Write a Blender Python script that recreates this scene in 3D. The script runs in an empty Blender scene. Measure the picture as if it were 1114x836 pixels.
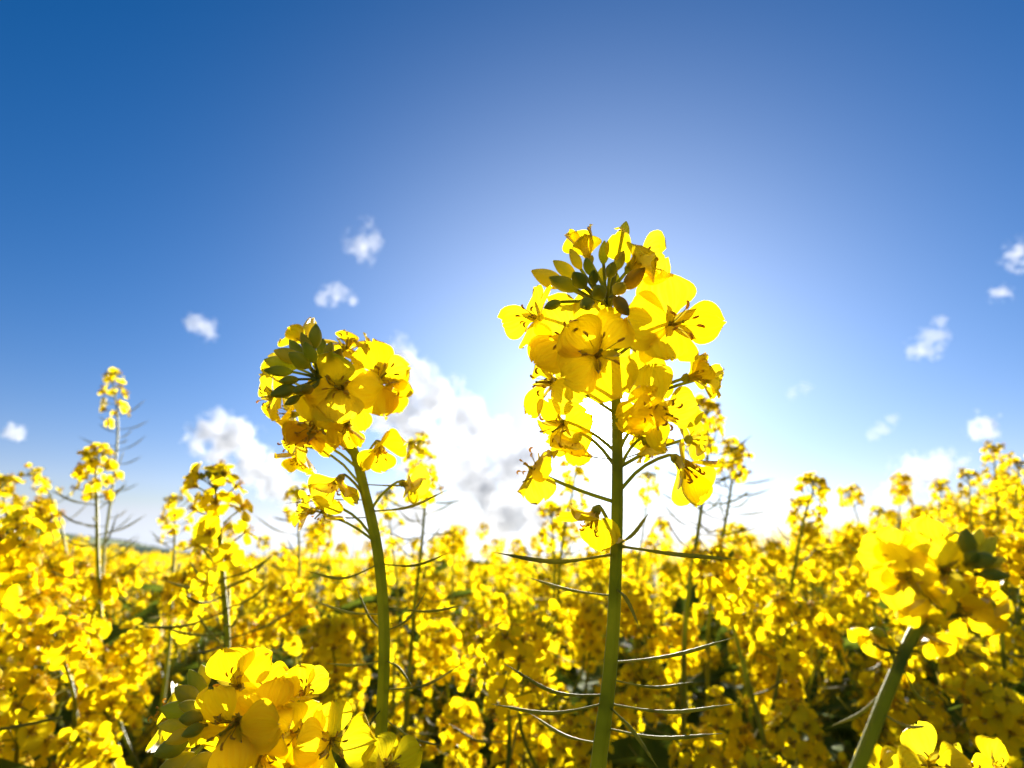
import bpy, math, random
import numpy as np
from mathutils import Vector, Matrix, Quaternion, noise as mnoise
R_ = math.radians
random.seed(11); rng = np.random.default_rng(11)
scene = bpy.context.scene
COL = scene.collection

# ------------------------------------------------------------------ camera
PW, PH, FPX = 1114, 836, 620.0
HORIZON = 612
PITCH = math.atan((HORIZON - PH/2) / FPX)
CAM = Vector((0.0, 0.0, 1.2))
FW = Vector((0, math.cos(PITCH), math.sin(PITCH)))
UP = Vector((0, -math.sin(PITCH), math.cos(PITCH)))
RT = Vector((1, 0, 0))
cam_d = bpy.data.cameras.new('camera'); cam = bpy.data.objects.new('camera', cam_d); COL.objects.link(cam)
cam_d.sensor_width = 36.0; cam_d.lens = 36.0*FPX/PW
cam_d.clip_start = 0.01; cam_d.clip_end = 20000
cam.location = CAM; cam.rotation_euler = (math.pi/2 + PITCH, 0, 0)
cam_d.dof.use_dof = True; cam_d.dof.focus_distance = 0.148; cam_d.dof.aperture_fstop = 14.0
cam_d.dof.aperture_blades = 7
scene.camera = cam

def at(px, py, d):
    """a point of the place, from where it shows in the photograph and how far off it stands"""
    return CAM + FW*d + RT*((px - PW/2)/FPX*d) + UP*((PH/2 - py)/FPX*d)
def to_px(p):
    v = Vector(p) - CAM; d = v.dot(FW)
    return PW/2 + v.dot(RT)/d*FPX, PH/2 - v.dot(UP)/d*FPX, d
def cdir(r, u, t):
    return (RT*r + UP*u - FW*t).normalized()

# ------------------------------------------------------------------ sky, sun, exposure
SUN = (at(655, 462, 1.0) - CAM).normalized()
SUN_EL = math.asin(SUN.z); SUN_AZ = math.atan2(SUN.x, SUN.y)
world = bpy.data.worlds.new('World'); scene.world = world; world.use_nodes = True
nt = world.node_tree; nt.nodes.clear()
def N(t, typ, **kw):
    n = t.nodes.new(typ)
    for k, v in kw.items(): setattr(n, k, v)
    return n
def L(t, a, b): t.links.new(a, b)
def mathn(t, op, a, b=None, c=None, clamp=False):
    n = N(t, 'ShaderNodeMath', operation=op); n.use_clamp = clamp
    for i, x in enumerate((a, b, c)):
        if x is None: continue
        if isinstance(x, (int, float)): n.inputs[i].default_value = x
        else: L(t, x, n.inputs[i])
    return n.outputs[0]
sky = N(nt, 'ShaderNodeTexSky', sky_type='NISHITA')
sky.sun_disc = False; sky.sun_elevation = SUN_EL; sky.sun_rotation = SUN_AZ
sky.altitude = 0; sky.air_density = 1.0; sky.dust_density = 0.0; sky.ozone_density = 1.0
hsv = N(nt, 'ShaderNodeHueSaturation'); hsv.inputs['Saturation'].default_value = 1.575
L(nt, sky.outputs[0], hsv.inputs['Color'])
tint = N(nt, 'ShaderNodeMix', data_type='RGBA', blend_type='MULTIPLY'); tint.inputs['Factor'].default_value = 1.0
L(nt, hsv.outputs[0], tint.inputs[6]); tint.inputs[7].default_value = (0.79, 0.645, 0.89, 1)
bg = N(nt, 'ShaderNodeBackground'); bg.inputs['Strength'].default_value = 0.05
sep = N(nt, 'ShaderNodeSeparateColor'); L(nt, tint.outputs[2], sep.inputs[0]); com = N(nt, 'ShaderNodeCombineColor')   # clean air: no brown band at the horizon
L(nt, mathn(nt, 'MINIMUM', sep.outputs[0], mathn(nt, 'MULTIPLY', sep.outputs[1], 0.93)), com.inputs[0]); L(nt, sep.outputs[1], com.inputs[1])
L(nt, mathn(nt, 'MAXIMUM', sep.outputs[2], mathn(nt, 'MULTIPLY', sep.outputs[1], 1.12)), com.inputs[2])
L(nt, com.outputs[0], bg.inputs['Color'])
# the aureole of scattered light round the sun itself
geo = N(nt, 'ShaderNodeNewGeometry')
dot = N(nt, 'ShaderNodeVectorMath', operation='DOT_PRODUCT'); L(nt, geo.outputs['Incoming'], dot.inputs[0])
dot.inputs[1].default_value = tuple(-SUN)
ang = mathn(nt, 'ARCCOSINE', mathn(nt, 'MINIMUM', dot.outputs['Value'], 0.9999999))
def lobe(width, power, amp):
    x = mathn(nt, 'POWER', mathn(nt, 'DIVIDE', ang, R_(width)), power)
    return mathn(nt, 'MULTIPLY', mathn(nt, 'EXPONENT', mathn(nt, 'MULTIPLY', x, -1.0)), amp)
aur = mathn(nt, 'ADD', mathn(nt, 'ADD', lobe(1.5, 1.3, 14.0), lobe(7.5, 1.2, 0.24)), lobe(25.2, 2.0, 0.19))
bg2 = N(nt, 'ShaderNodeBackground'); bg2.inputs['Color'].default_value = (0.95, 0.98, 0.96, 1)
L(nt, aur, bg2.inputs['Strength'])
adds = N(nt, 'ShaderNodeAddShader'); L(nt, bg.outputs[0], adds.inputs[0]); L(nt, bg2.outputs[0], adds.inputs[1])
wout = N(nt, 'ShaderNodeOutputWorld'); L(nt, adds.outputs[0], wout.inputs['Surface'])
world.cycles.sampling_method = 'MANUAL'; world.cycles.sample_map_resolution = 1024

sun_d = bpy.data.lights.new('sun', 'SUN'); sun_d.energy = 5.0; sun_d.angle = R_(0.53); sun_d.color = (1.0, 0.94, 0.84)
sun = bpy.data.objects.new('sun', sun_d); COL.objects.link(sun)
sun.rotation_euler = SUN.to_track_quat('Z', 'Y').to_euler(); sun.location = (0, 0, 30)
vs = scene.view_settings; vs.view_transform = 'Standard'; vs.look = 'None'; vs.gamma = 1.0; vs.use_curve_mapping = False
vs.exposure = 1.7
cy = scene.cycles
cy.max_bounces = 10; cy.diffuse_bounces = 5; cy.glossy_bounces = 2; cy.transmission_bounces = 6; cy.transparent_max_bounces = 8
cy.volume_bounces = 8; cy.caustics_reflective = False; cy.caustics_refractive = False
cy.use_denoising = True; cy.sample_clamp_indirect = 6.0

# ------------------------------------------------------------------ materials
def new_mat(name):
    m = bpy.data.materials.new(name); m.use_nodes = True; m.node_tree.nodes.clear(); return m, m.node_tree
def ramp(t, fac, stops):
    r = N(t, 'ShaderNodeValToRGB'); e = r.color_ramp.elements
    while len(e) < len(stops): e.new(0.5)
    for x, (p, c) in zip(e, stops): x.position = p; x.color = (*c, 1)
    L(t, fac, r.inputs[0]); return r.outputs[0]
def noise_fac(t, vec, scale, detail=3.0, rough=0.55):
    n = N(t, 'ShaderNodeTexNoise'); n.inputs['Scale'].default_value = scale; n.inputs['Detail'].default_value = detail
    n.inputs['Roughness'].default_value = rough; L(t, vec, n.inputs['Vector']); return n.outputs['Fac']
def leaf_like(name, stops, nscale, transl, gloss, rough, tr_stops=None, veins=False, per_object=0.0, bump=0.0, bscale=900):
    m, t = new_mat(name)
    g = N(t, 'ShaderNodeNewGeometry'); tc = N(t, 'ShaderNodeTexCoord')
    f = noise_fac(t, g.outputs['Position'], nscale)
    oi = N(t, 'ShaderNodeObjectInfo')
    f = mathn(t, 'ADD', f, mathn(t, 'MULTIPLY', mathn(t, 'SUBTRACT', oi.outputs['Random'], 0.5), per_object))
    nrm = None
    hgt = None
    if veins:
        sx = N(t, 'ShaderNodeSeparateXYZ'); L(t, tc.outputs['UV'], sx.inputs[0])
        cb = N(t, 'ShaderNodeCombineXYZ')
        L(t, mathn(t, 'MULTIPLY', sx.outputs[0], 16.0), cb.inputs[0]); L(t, mathn(t, 'MULTIPLY', sx.outputs[1], 1.6), cb.inputs[1])
        L(t, mathn(t, 'MULTIPLY', oi.outputs['Random'], 30.0), cb.inputs[2])
        vn = noise_fac(t, cb.outputs[0], 1.0, 4.0, 0.6)
        f = mathn(t, 'ADD', f, mathn(t, 'MULTIPLY', mathn(t, 'SUBTRACT', vn, 0.5), 0.9))
        hgt = vn
    elif bump:
        hgt = noise_fac(t, g.outputs['Position'], bscale, 2.0)
    if hgt is not None and bump:
        b = N(t, 'ShaderNodeBump'); b.inputs['Strength'].default_value = bump; b.inputs['Distance'].default_value = 0.0006
        L(t, hgt, b.inputs['Height']); nrm = b.outputs[0]
    c1 = ramp(t, f, stops); c2 = ramp(t, f, tr_stops or stops)
    d = N(t, 'ShaderNodeBsdfDiffuse'); L(t, c1, d.inputs['Color'])
    tr = N(t, 'ShaderNodeBsdfTranslucent'); L(t, c2, tr.inputs['Color'])
    mx = N(t, 'ShaderNodeMixShader'); mx.inputs[0].default_value = transl; L(t, d.outputs[0], mx.inputs[1]); L(t, tr.outputs[0], mx.inputs[2])
    gl = N(t, 'ShaderNodeBsdfGlossy'); gl.inputs['Roughness'].default_value = rough; gl.inputs['Color'].default_value = (1, 1, 1, 1)
    fr = N(t, 'ShaderNodeFresnel'); fr.inputs['IOR'].default_value = 1.4
    mg = N(t, 'ShaderNodeMixShader'); L(t, mathn(t, 'MULTIPLY', fr.outputs[0], gloss), mg.inputs[0])
    L(t, mx.outputs[0], mg.inputs[1]); L(t, gl.outputs[0], mg.inputs[2])
    if nrm is not None:
        for s in (d, tr, gl): L(t, nrm, s.inputs['Normal'])
    o = N(t, 'ShaderNodeOutputMaterial'); L(t, mg.outputs[0], o.inputs['Surface'])
    return m
PET = [(0.2, (0.91, 0.65, 0.004)), (0.5, (0.95, 0.74, 0.008)), (0.8, (0.97, 0.80, 0.02))]
PETT = [(0.2, (0.95, 0.66, 0.002)), (0.5, (0.98, 0.76, 0.004)), (0.8, (0.99, 0.82, 0.012))]
M = {}
M['petal'] = leaf_like('petal_yellow', PET, 60, 0.66, 0.15, 0.5, PETT, veins=True, per_object=0.35, bump=0.7)
M['petal_far'] = leaf_like('petal_yellow_field', PET, 25, 0.66, 0.05, 0.6, PETT, per_object=0.2)
M['stem'] = leaf_like('stem_green', [(0.3, (0.26, 0.28, 0.02)), (0.6, (0.37, 0.37, 0.03)), (0.8, (0.44, 0.42, 0.05))], 45, 0.5, 0.2, 0.5, per_object=0.2, bump=0.25, bscale=1400)
M['pod'] = leaf_like('pod_olive', [(0.3, (0.24, 0.23, 0.03)), (0.6, (0.33, 0.31, 0.05)), (0.8, (0.44, 0.38, 0.09))], 60, 0.5, 0.10, 0.5, per_object=0.4, bump=0.2)
M['bud'] = leaf_like('bud_green', [(0.3, (0.42, 0.43, 0.03)), (0.55, (0.56, 0.52, 0.04)), (0.8, (0.72, 0.58, 0.04))], 160, 0.55, 0.25, 0.45, per_object=0.6, bump=0.2)
M['ripe_bud'] = leaf_like('bud_turning_yellow', [(0.3, (0.34, 0.24, 0.015)), (0.7, (0.62, 0.40, 0.015))], 200, 0.35, 0.3, 0.45, per_object=0.4)
M['sepal'] = leaf_like('sepal_yellow_green', [(0.3, (0.40, 0.34, 0.02)), (0.7, (0.62, 0.46, 0.015))], 200, 0.45, 0.2, 0.5)
M['anther'] = leaf_like('anther_ochre', [(0.3, (0.62, 0.36, 0.02)), (0.7, (0.85, 0.55, 0.04))], 400, 0.5, 0.1, 0.6)
M['leaf'] = leaf_like('leaf_green', [(0.3, (0.10, 0.14, 0.012)), (0.6, (0.16, 0.22, 0.018)), (0.8, (0.22, 0.28, 0.03))], 22, 0.5, 0.04, 0.6, per_object=0.3, bump=0.3, bscale=260)
M['twig'] = leaf_like('dry_pale_tip', [(0.3, (0.34, 0.29, 0.15)), (0.7, (0.5, 0.44, 0.26))], 300, 0.1, 0.2, 0.5)
M['hedge'] = leaf_like('hedge_dark', [(0.3, (0.04, 0.055, 0.03)), (0.7, (0.08, 0.10, 0.05))], 0.2, 0.2, 0.1, 0.6)
def ground_mat(name, stops, scale, bump, bdist):
    m, t = new_mat(name); g = N(t, 'ShaderNodeNewGeometry')
    f = noise_fac(t, g.outputs['Position'], scale, 8.0, 0.65)
    p = N(t, 'ShaderNodeBsdfPrincipled'); p.inputs['Roughness'].default_value = 0.95
    L(t, ramp(t, f, stops), p.inputs['Base Color'])
    b = N(t, 'ShaderNodeBump'); b.inputs['Strength'].default_value = bump; b.inputs['Distance'].default_value = bdist
    L(t, noise_fac(t, g.outputs['Position'], scale*6, 6.0), b.inputs['Height']); L(t, b.outputs[0], p.inputs['Normal'])
    o = N(t, 'ShaderNodeOutputMaterial'); L(t, p.outputs[0], o.inputs['Surface']); return m
M['soil'] = ground_mat('soil_and_litter', [(0.3, (0.035, 0.03, 0.014)), (0.5, (0.07, 0.06, 0.025)), (0.7, (0.07, 0.10, 0.02))], 6.0, 0.8, 0.03)
M['pasture'] = ground_mat('pale_green_pasture', [(0.3, (0.24, 0.30, 0.09)), (0.5, (0.33, 0.39, 0.13)), (0.7, (0.40, 0.43, 0.17))], 0.012, 0.2, 0.5)

# ------------------------------------------------------------------ geometry helpers (every shape is made of quad sheets)
class Geo:
    def __init__(s): s.V = []; s.F = []; s.M = []; s.U = []; s.n = 0
    def sheet(s, P, mat, wrap=False, uv=None):
        P = np.asarray(P, float); r, c = P.shape[:2]
        idx = np.arange(r*c).reshape(r, c) + s.n
        if wrap: idx = np.concatenate([idx, idx[:, :1]], 1)
        F = np.stack([idx[:-1, :-1], idx[:-1, 1:], idx[1:, 1:], idx[1:, :-1]], -1).reshape(-1, 4)
        s.V.append(P.reshape(-1, 3)); s.F.append(F); s.M += [(mat, len(F))]; s.n += r*c
        s.U.append(np.zeros((r*c, 2)) if uv is None else np.asarray(uv).reshape(-1, 2))
    def add(s, other, mx=None):
        if mx is not None: A = np.array(mx)
        for V in other.V:
            s.V.append(V if mx is None else V @ A[:3, :3].T + A[:3, 3])
        for F in other.F: s.F.append(F + s.n)
        s.M += other.M; s.U += other.U; s.n += other.n
        return s
    def tube(s, pts, rad, mat, n=6, lobes=0, depth=0.0):
        pts = np.asarray([tuple(p) for p in pts], float); k = len(pts)
        rad = np.full(k, rad) if np.isscalar(rad) else np.asarray(rad, float)
        T = np.gradient(pts, axis=0); T /= np.linalg.norm(T, axis=1)[:, None] + 1e-12
        ref = np.array((0.0, 0, 1)) if abs(T[:, 2]).mean() < 0.8 else np.array((1.0, 0.2, 0))
        A = np.cross(T, ref); A /= np.linalg.norm(A, axis=1)[:, None] + 1e-12
        B = np.cross(T, A)
        th = np.arange(n)*2*np.pi/n
        P = pts[:, None] + (rad[:, None]*(1 + depth*np.cos(lobes*th))[None])[..., None]*(np.cos(th)[None, :, None]*A[:, None] + np.sin(th)[None, :, None]*B[:, None])
        s.sheet(P, mat, wrap=True)
    def mesh(s, name):
        me = bpy.data.meshes.new(name)
        V = np.concatenate(s.V); F = np.concatenate(s.F).astype(np.int32)
        me.vertices.add(len(V)); me.vertices.foreach_set('co', V.astype(np.float32).ravel())
        me.loops.add(F.size); me.loops.foreach_set('vertex_index', F.ravel())
        me.polygons.add(len(F))
        me.polygons.foreach_set('loop_start', np.arange(0, F.size, 4, dtype=np.int32))
        names = []
        for m_, _ in s.M:
            if m_ not in names: names.append(m_)
        for m_ in names: me.materials.append(M[m_])
        mi = np.concatenate([np.full(k, names.index(m_), np.int32) for m_, k in s.M])
        me.polygons.foreach_set('material_index', mi)
        me.update(calc_edges=True)
        me.polygons.foreach_set('use_smooth', np.ones(len(F), bool))
        if 'petal' in names:
            uv = me.uv_layers.new(name='uv'); uv.data.foreach_set('uv', np.concatenate(s.U)[F.ravel()].astype(np.float32).ravel())
        me.update(); return me
def mkobj(name, mesh, parent=None, mx=None, **props):
    o = bpy.data.objects.new(name, mesh); COL.objects.link(o)
    if parent is not None: o.parent = parent
    if mx is not None: o.matrix_basis = mx
    for k, v in props.items(): o[k] = v
    return o
def thing(name, label, cat, loc, group=None):
    o = bpy.data.objects.new(name, None); COL.objects.link(o); o.location = loc; o.empty_display_size = 0.05
    o['label'] = label; o['category'] = cat
    if group: o['group'] = group
    return o
def axis_mx(loc, z, roll=0.0, scale=1.0):
    q = Vector(z).normalized().to_track_quat('Z', 'Y')
    return Matrix.Translation(loc) @ (q @ Quaternion((0, 0, 1), roll)).to_matrix().to_4x4() @ Matrix.Scale(scale, 4)
def spline(pts, n):
    """Catmull-Rom through the points"""
    P = [Vector(p) for p in pts]; P = [P[0]*2 - P[1]] + P + [P[-1]*2 - P[-2]]
    segs = len(P) - 3; out = []
    for i in range(n):
        u = i/(n-1)*segs; k = min(int(u), segs-1); f = u-k
        a, b, c, d = P[k:k+4]
        t0 = 0.0; t1 = t0 + max((b-a).length, 1e-9)**0.5; t2 = t1 + max((c-b).length, 1e-9)**0.5; t3 = t2 + max((d-c).length, 1e-9)**0.5
        t = t1 + f*(t2-t1)
        A1 = a*((t1-t)/(t1-t0)) + b*((t-t0)/(t1-t0)); A2 = b*((t2-t)/(t2-t1)) + c*((t-t1)/(t2-t1)); A3 = c*((t3-t)/(t3-t2)) + d*((t-t2)/(t3-t2))
        B1 = A1*((t2-t)/(t2-t0)) + A2*((t-t0)/(t2-t0)); B2 = A2*((t3-t)/(t3-t1)) + A3*((t-t1)/(t3-t1))
        out.append(B1*((t2-t)/(t2-t1)) + B2*((t-t1)/(t2-t1)))
    return out
def smooth(x, a, b):
    t = np.clip((x-a)/(b-a), 0, 1); return t*t*(3-2*t)

# ------------------------------------------------------------------ flower pieces
def petal_geo(spread, seed, rows=13, cols=13, mat='petal', ruffle=1.0):
    """one clawed petal of length 1: rises from the cup, then bends out by `spread` degrees from the flower's axis"""
    r = np.random.default_rng(seed)
    v = np.linspace(0, 1, rows)**0.85
    phi = R_(12) + (R_(spread) - R_(12))*smooth(v, 0.12, 0.5) + R_(r.uniform(-8, 22))*smooth(v, 0.6, 1.0)
    dv = np.diff(v, prepend=0)
    y = np.cumsum(np.sin(phi)*dv); z = np.cumsum(np.cos(phi)*dv)
    wmax = r.uniform(0.43, 0.53); c = 0.66
    w = np.where(v < c, 0.075 + (wmax-0.075)*smooth(v, 0.14, c), wmax*np.sqrt(np.clip(1-((v-c)/(1.001-c))**2.3, 0.0, 1)))
    w[-1] = 0.10
    u = np.linspace(-1, 1, cols)
    nx = np.stack([np.zeros_like(v), -np.cos(phi), np.sin(phi)], 1)
    fold = r.uniform(-0.30, 0.30)*ruffle*0.5; fo = r.uniform(-0.5, 0.5); curl = r.uniform(-0.09, 0.09)*ruffle*0.5; cup = r.uniform(-0.05, 0.16); tw = r.uniform(-0.35, 0.35); ph = r.uniform(0, 6.3, 4); asym = r.uniform(-0.06, 0.06)
    P = np.zeros((rows, cols, 3)); UVs = np.zeros((rows, cols, 2))
    for i in range(rows):
        ww = w[i]
        edge = np.abs(u)
        d = fold*ww*np.abs(u - fo)*v[i] + curl*smooth(edge, 0.6, 1.0)*v[i]**2 + cup*ww*2*(u**2) + tw*ww*u*v[i] + ruffle*v[i]**2*(0.035*np.sin(3.1*u*2+ph[0])*edge + 0.03*np.sin(7*v[i]+ph[1]+2*u) + 0.012*np.sin(14*u+ph[3])*edge)
        notch = -0.05*np.exp(-(u/0.25)**2)*smooth(np.array(v[i]), 0.8, 1.0) if seed % 2 else 0
        P[i, :, 0] = u*ww + asym*v[i]**2
        P[i, :, 1] = y[i] + notch + (0.028*np.sin(5*u+ph[2]) + 0.02*np.sin(11*u+ph[3]) + 0.012*np.sin(23*u+ph[1]))*v[i]**4; P[i, :, 2] = z[i]
        P[i] += nx[i][None]*(-d[:, None])
        UVs[i, :, 0] = u*0.5+0.5; UVs[i, :, 1] = v[i]
    g = Geo(); g.sheet(P, mat, uv=UVs); return g
SPREAD = {'open': 84, 'flat': 96, 'half': 52, 'cup': 24, 'droop': 118}
PETALS = {k: [petal_geo(a, 31*i + hash_i, ruffle=1.9) for i in range(7)] for hash_i, (k, a) in enumerate(SPREAD.items())}
PETAL_ME = {k: [g.mesh('petal') for g in v] for k, v in PETALS.items()}
def bud_geo(l, w, mat='bud', n=8):
    g = Geo(); s = np.linspace(0, 1, 9 if n > 4 else 4)
    r = w*np.sin(np.pi*np.clip(s, 0.02, 0.985)**0.85)**0.7
    pts = [(0, 0, x*l) for x in s]
    g.tube(pts, r, mat, n*2 if n > 6 else n, 4, -0.09 if n > 6 else 0.0)
    return g
def stamens_geo(length, spread, seed, mat_f='sepal', n=4):
    g = Geo(); r = np.random.default_rng(seed)
    for k in range(6):
        a = k*math.pi/3 + r.uniform(-0.25, 0.25); ln = length*(0.82 if k % 3 == 0 else 1.0)*r.uniform(0.92, 1.06)
        out = math.sin(spread)*r.uniform(0.7, 1.3)
        s = np.linspace(0, 1, 6)
        P = [(math.cos(a)*(0.06+out*x**1.5)*ln, math.sin(a)*(0.06+out*x**1.5)*ln, x*ln) for x in s]
        g.tube(P, 0.016*ln, mat_f, n)
        e = Vector(P[-1]); o = Vector((math.cos(a), math.sin(a), 0))
        C = [e - o*0.02*ln - Vector((0, 0, 0.02*ln)), e + Vector((0, 0, 0.05*ln)), e + o*0.08*ln + Vector((0, 0, 0.12*ln)), e + o*0.19*ln + Vector((0, 0, 0.10*ln)), e + o*0.22*ln + Vector((0, 0, 0.0))]
        g.tube(spline(C, 7), np.array([0.016, 0.04, 0.055, 0.055, 0.05, 0.04, 0.012])*ln, 'anther', 5)
    return g
def pistil_geo(length, n=6):
    g = Geo(); g.tube([(0, 0, x*length) for x in (0, 0.3, 0.75, 0.9, 0.97, 1.0)], np.array([0.05, 0.06, 0.05, 0.04, 0.065, 0.02])*length, 'sepal', n); return g
def sepals_geo(length, spread, mat='sepal'):
    g = Geo()
    for k in range(4):
        a = k*math.pi/2 + math.pi/4; v = np.linspace(0, 1, 5); u = np.linspace(-1, 1, 3)
        P = np.zeros((5, 3, 3))
        for i, x in enumerate(v):
            w = 0.2*math.sin(math.pi*(0.12+0.86*x))**0.7*length
            ax = 0.12 + math.sin(spread)*x*0.9; zz = x*math.cos(spread*0.8)
            for j, q in enumerate(u):
                rr = (ax - 0.10*q*q)*length
                P[i, j] = (math.cos(a)*rr - math.sin(a)*q*w, math.sin(a)*rr + math.cos(a)*q*w, zz*length)
        g.sheet(P, mat)
    return g
STAMEN_ME = [stamens_geo(1.0, R_(s), k).mesh('stamen_cluster') for k, s in enumerate((14, 22, 34, 10))]

def hero_flower(root, base, center, facing, petal_len, kind, roll, attach, rp, thick=0.00042, missing=0):
    """flower > four petals and stamens; the flower's own mesh is its stalk, cup, sepals and pistil"""
    mx = axis_mx(center - base, facing, roll)
    inv = (Matrix.Translation(base) @ mx).inverted()
    g = Geo()
    a = inv @ attach; e = Vector((0, 0, 0))
    mid = a.lerp(e, 0.55) + Vector((0, 0, -0.35*a.length*0.4))
    pts = spline([a, mid, e + Vector((0, 0, -0.0012)), e], 9)
    g.tube(pts, np.linspace(thick*1.15, thick*0.9, 9), 'stem', 6)
    g.tube([(0, 0, -0.0012), (0, 0, -0.0003), (0, 0, 0.0006), (0, 0, 0.001)], [thick*0.9, 0.0012, 0.0013, 0.0003], 'bud', 8)
    sp = {'open': 48, 'flat': 55, 'half': 25, 'cup': 10, 'droop': 60}[kind]
    g.add(sepals_geo(petal_len*0.5, R_(sp)))
    g.add(pistil_geo(petal_len*rp.uniform(0.45, 0.62)), Matrix.Identity(4))
    fl = mkobj('flower', g.mesh('flower'), root, mx)
    for k in range(4):
        if k < missing: continue
        s = petal_len*rp.uniform(0.88, 1.1)
        pm = Matrix.Rotation(k*math.pi/2 + rp.uniform(-0.28, 0.28), 4, 'Z') @ Matrix.Translation((0, petal_len*0.05, 0)) @ Matrix.Rotation(rp.uniform(-0.34, 0.34), 4, 'X') @ Matrix.Rotation(rp.uniform(-0.4, 0.4), 4, 'Y') @ Matrix.Scale(s, 4)
        mkobj('petal', rp.choice(PETAL_ME[kind]), fl, pm)
    st = {'open': 1, 'flat': 2, 'half': 0, 'cup': 3, 'droop': 2}[kind]
    mkobj('stamen_cluster', STAMEN_ME[st], fl, Matrix.Rotation(rp.uniform(0, 6), 4, 'Z') @ Matrix.Scale(petal_len*0.52, 4))
    return fl

def pod_geo(a, tip, sag, r, stalk=0.28, n=6):
    """young seed pod on its stalk: a -> tip (local), curved by the vector sag, with a thin beak"""
    a = Vector(a); tip = Vector(tip); mid = a.lerp(tip, 0.5) + Vector(sag)
    P = spline([a, mid, tip], 25); s = np.linspace(0, 1, 25)
    rad = np.where(s < stalk, r*0.55, r*(0.62 + 0.38*np.sin(np.pi*np.clip((s-stalk)/(0.86-stalk), 0, 1))))
    rad = np.where(s > 0.86, r*0.42*(1-(s-0.86)/0.17), rad); rad[0] = r*1.3; rad[1] = r*0.8; rad = rad*(1 + 0.10*np.sin(s*62)*(s > stalk)*(s < 0.86))
    g = Geo(); g.tube(P, rad, 'pod', n); return g

# ------------------------------------------------------------------ ground
def ground_z(x, y):
    z = 0.15*max(0.0, min(x, 25.0)-0.25) + 0.05*max(0.0, min(-x, 25.0)-0.3)
    return z - 0.0008*max(0.0, y-6)
gx = np.concatenate([-np.geomspace(6000, 0.4, 40), [0], np.geomspace(0.4, 6000, 40)])
gy = np.concatenate([[-3000, -400, -60, -20, -8], np.linspace(-4, 8, 30), np.geomspace(9, 6000, 40)])
P = np.zeros((len(gy), len(gx), 3))
for i, y in enumerate(gy):
    for j, x in enumerate(gx):
        P[i, j] = (x, y, ground_z(x, y) + (0.012*mnoise.noise(Vector((x*3, y*3, 0))) if abs(x) < 8 and abs(y) < 10 else 0) - (0.0 if y < 60 else 0.4))
g = Geo(); g.sheet(P, 'soil')
mkobj('ground', g.mesh('ground'), None, None, label='dark soil of the rapeseed field under the crop', category='ground', kind='structure')
# far hill with a hedge along it, seen low at the left edge of the crop
def hill_top(px):
    return np.interp(px, [-5000, -2500, -900, -300, 0, 60, 130, 200, 290, 420, 700, 1000, 2000, 6000], [600, 585, 580, 566, 574, 580, 588, 601, 606, 608, 611, 613, 616, 616])
hx = np.concatenate([-np.geomspace(5000, 950, 20), np.linspace(-900, 2000, 60), np.geomspace(2100, 6000, 10)]); HD = 420.0
P = np.zeros((14, 90, 3))
for j, px in enumerate(hx):
    top = at(px, hill_top(px), HD)
    for i in range(14):
        t = i/13
        zz = -6 + (top.z+5.5)*math.sin(min(t/0.7, 1)*math.pi/2)**1.1 - (0 if t < 0.7 else (t-0.7)*30)
        P[i, j] = (top.x*(0.55+0.65*t), (top.y)*(0.55+0.65*t), zz)
    k = 0.7*13
g = Geo(); g.sheet(P, 'pasture')
mkobj('hill', g.mesh('hill'), None, None, label='pale green pasture hill on the far horizon at left', category='hill', kind='structure')
g = Geo(); rh = random.Random(5)
for k in range(900):
    px = rh.uniform(-500, 205); 
    if rh.random() < 0.25: px = rh.uniform(110, 150)
    q = at(px, hill_top(px), HD); q = Vector((q.x*1.005, q.y*1.005, q.z - 0.3))
    s = rh.uniform(0.5, 1.1)
    for _ in range(3):
        c = q + Vector((rh.gauss(0, 1.2), rh.gauss(0, 1.2), rh.uniform(-0.2, 0.6)))
        a, b = Vector((rh.gauss(0, 1), rh.gauss(0, 1), rh.gauss(0, 1))).normalized()*s*0.5, Vector((rh.gauss(0, 1), rh.gauss(0, 1), rh.gauss(0, 1))).normalized()*s*0.5
        g.sheet([[c-a-b, c+a-b], [c-a+b, c+a+b]], 'hedge')
mkobj('hedge_line', g.mesh('hedge_line'), None, None, label='dark hedge running along the far hill top', category='hedge', kind='stuff')

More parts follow.
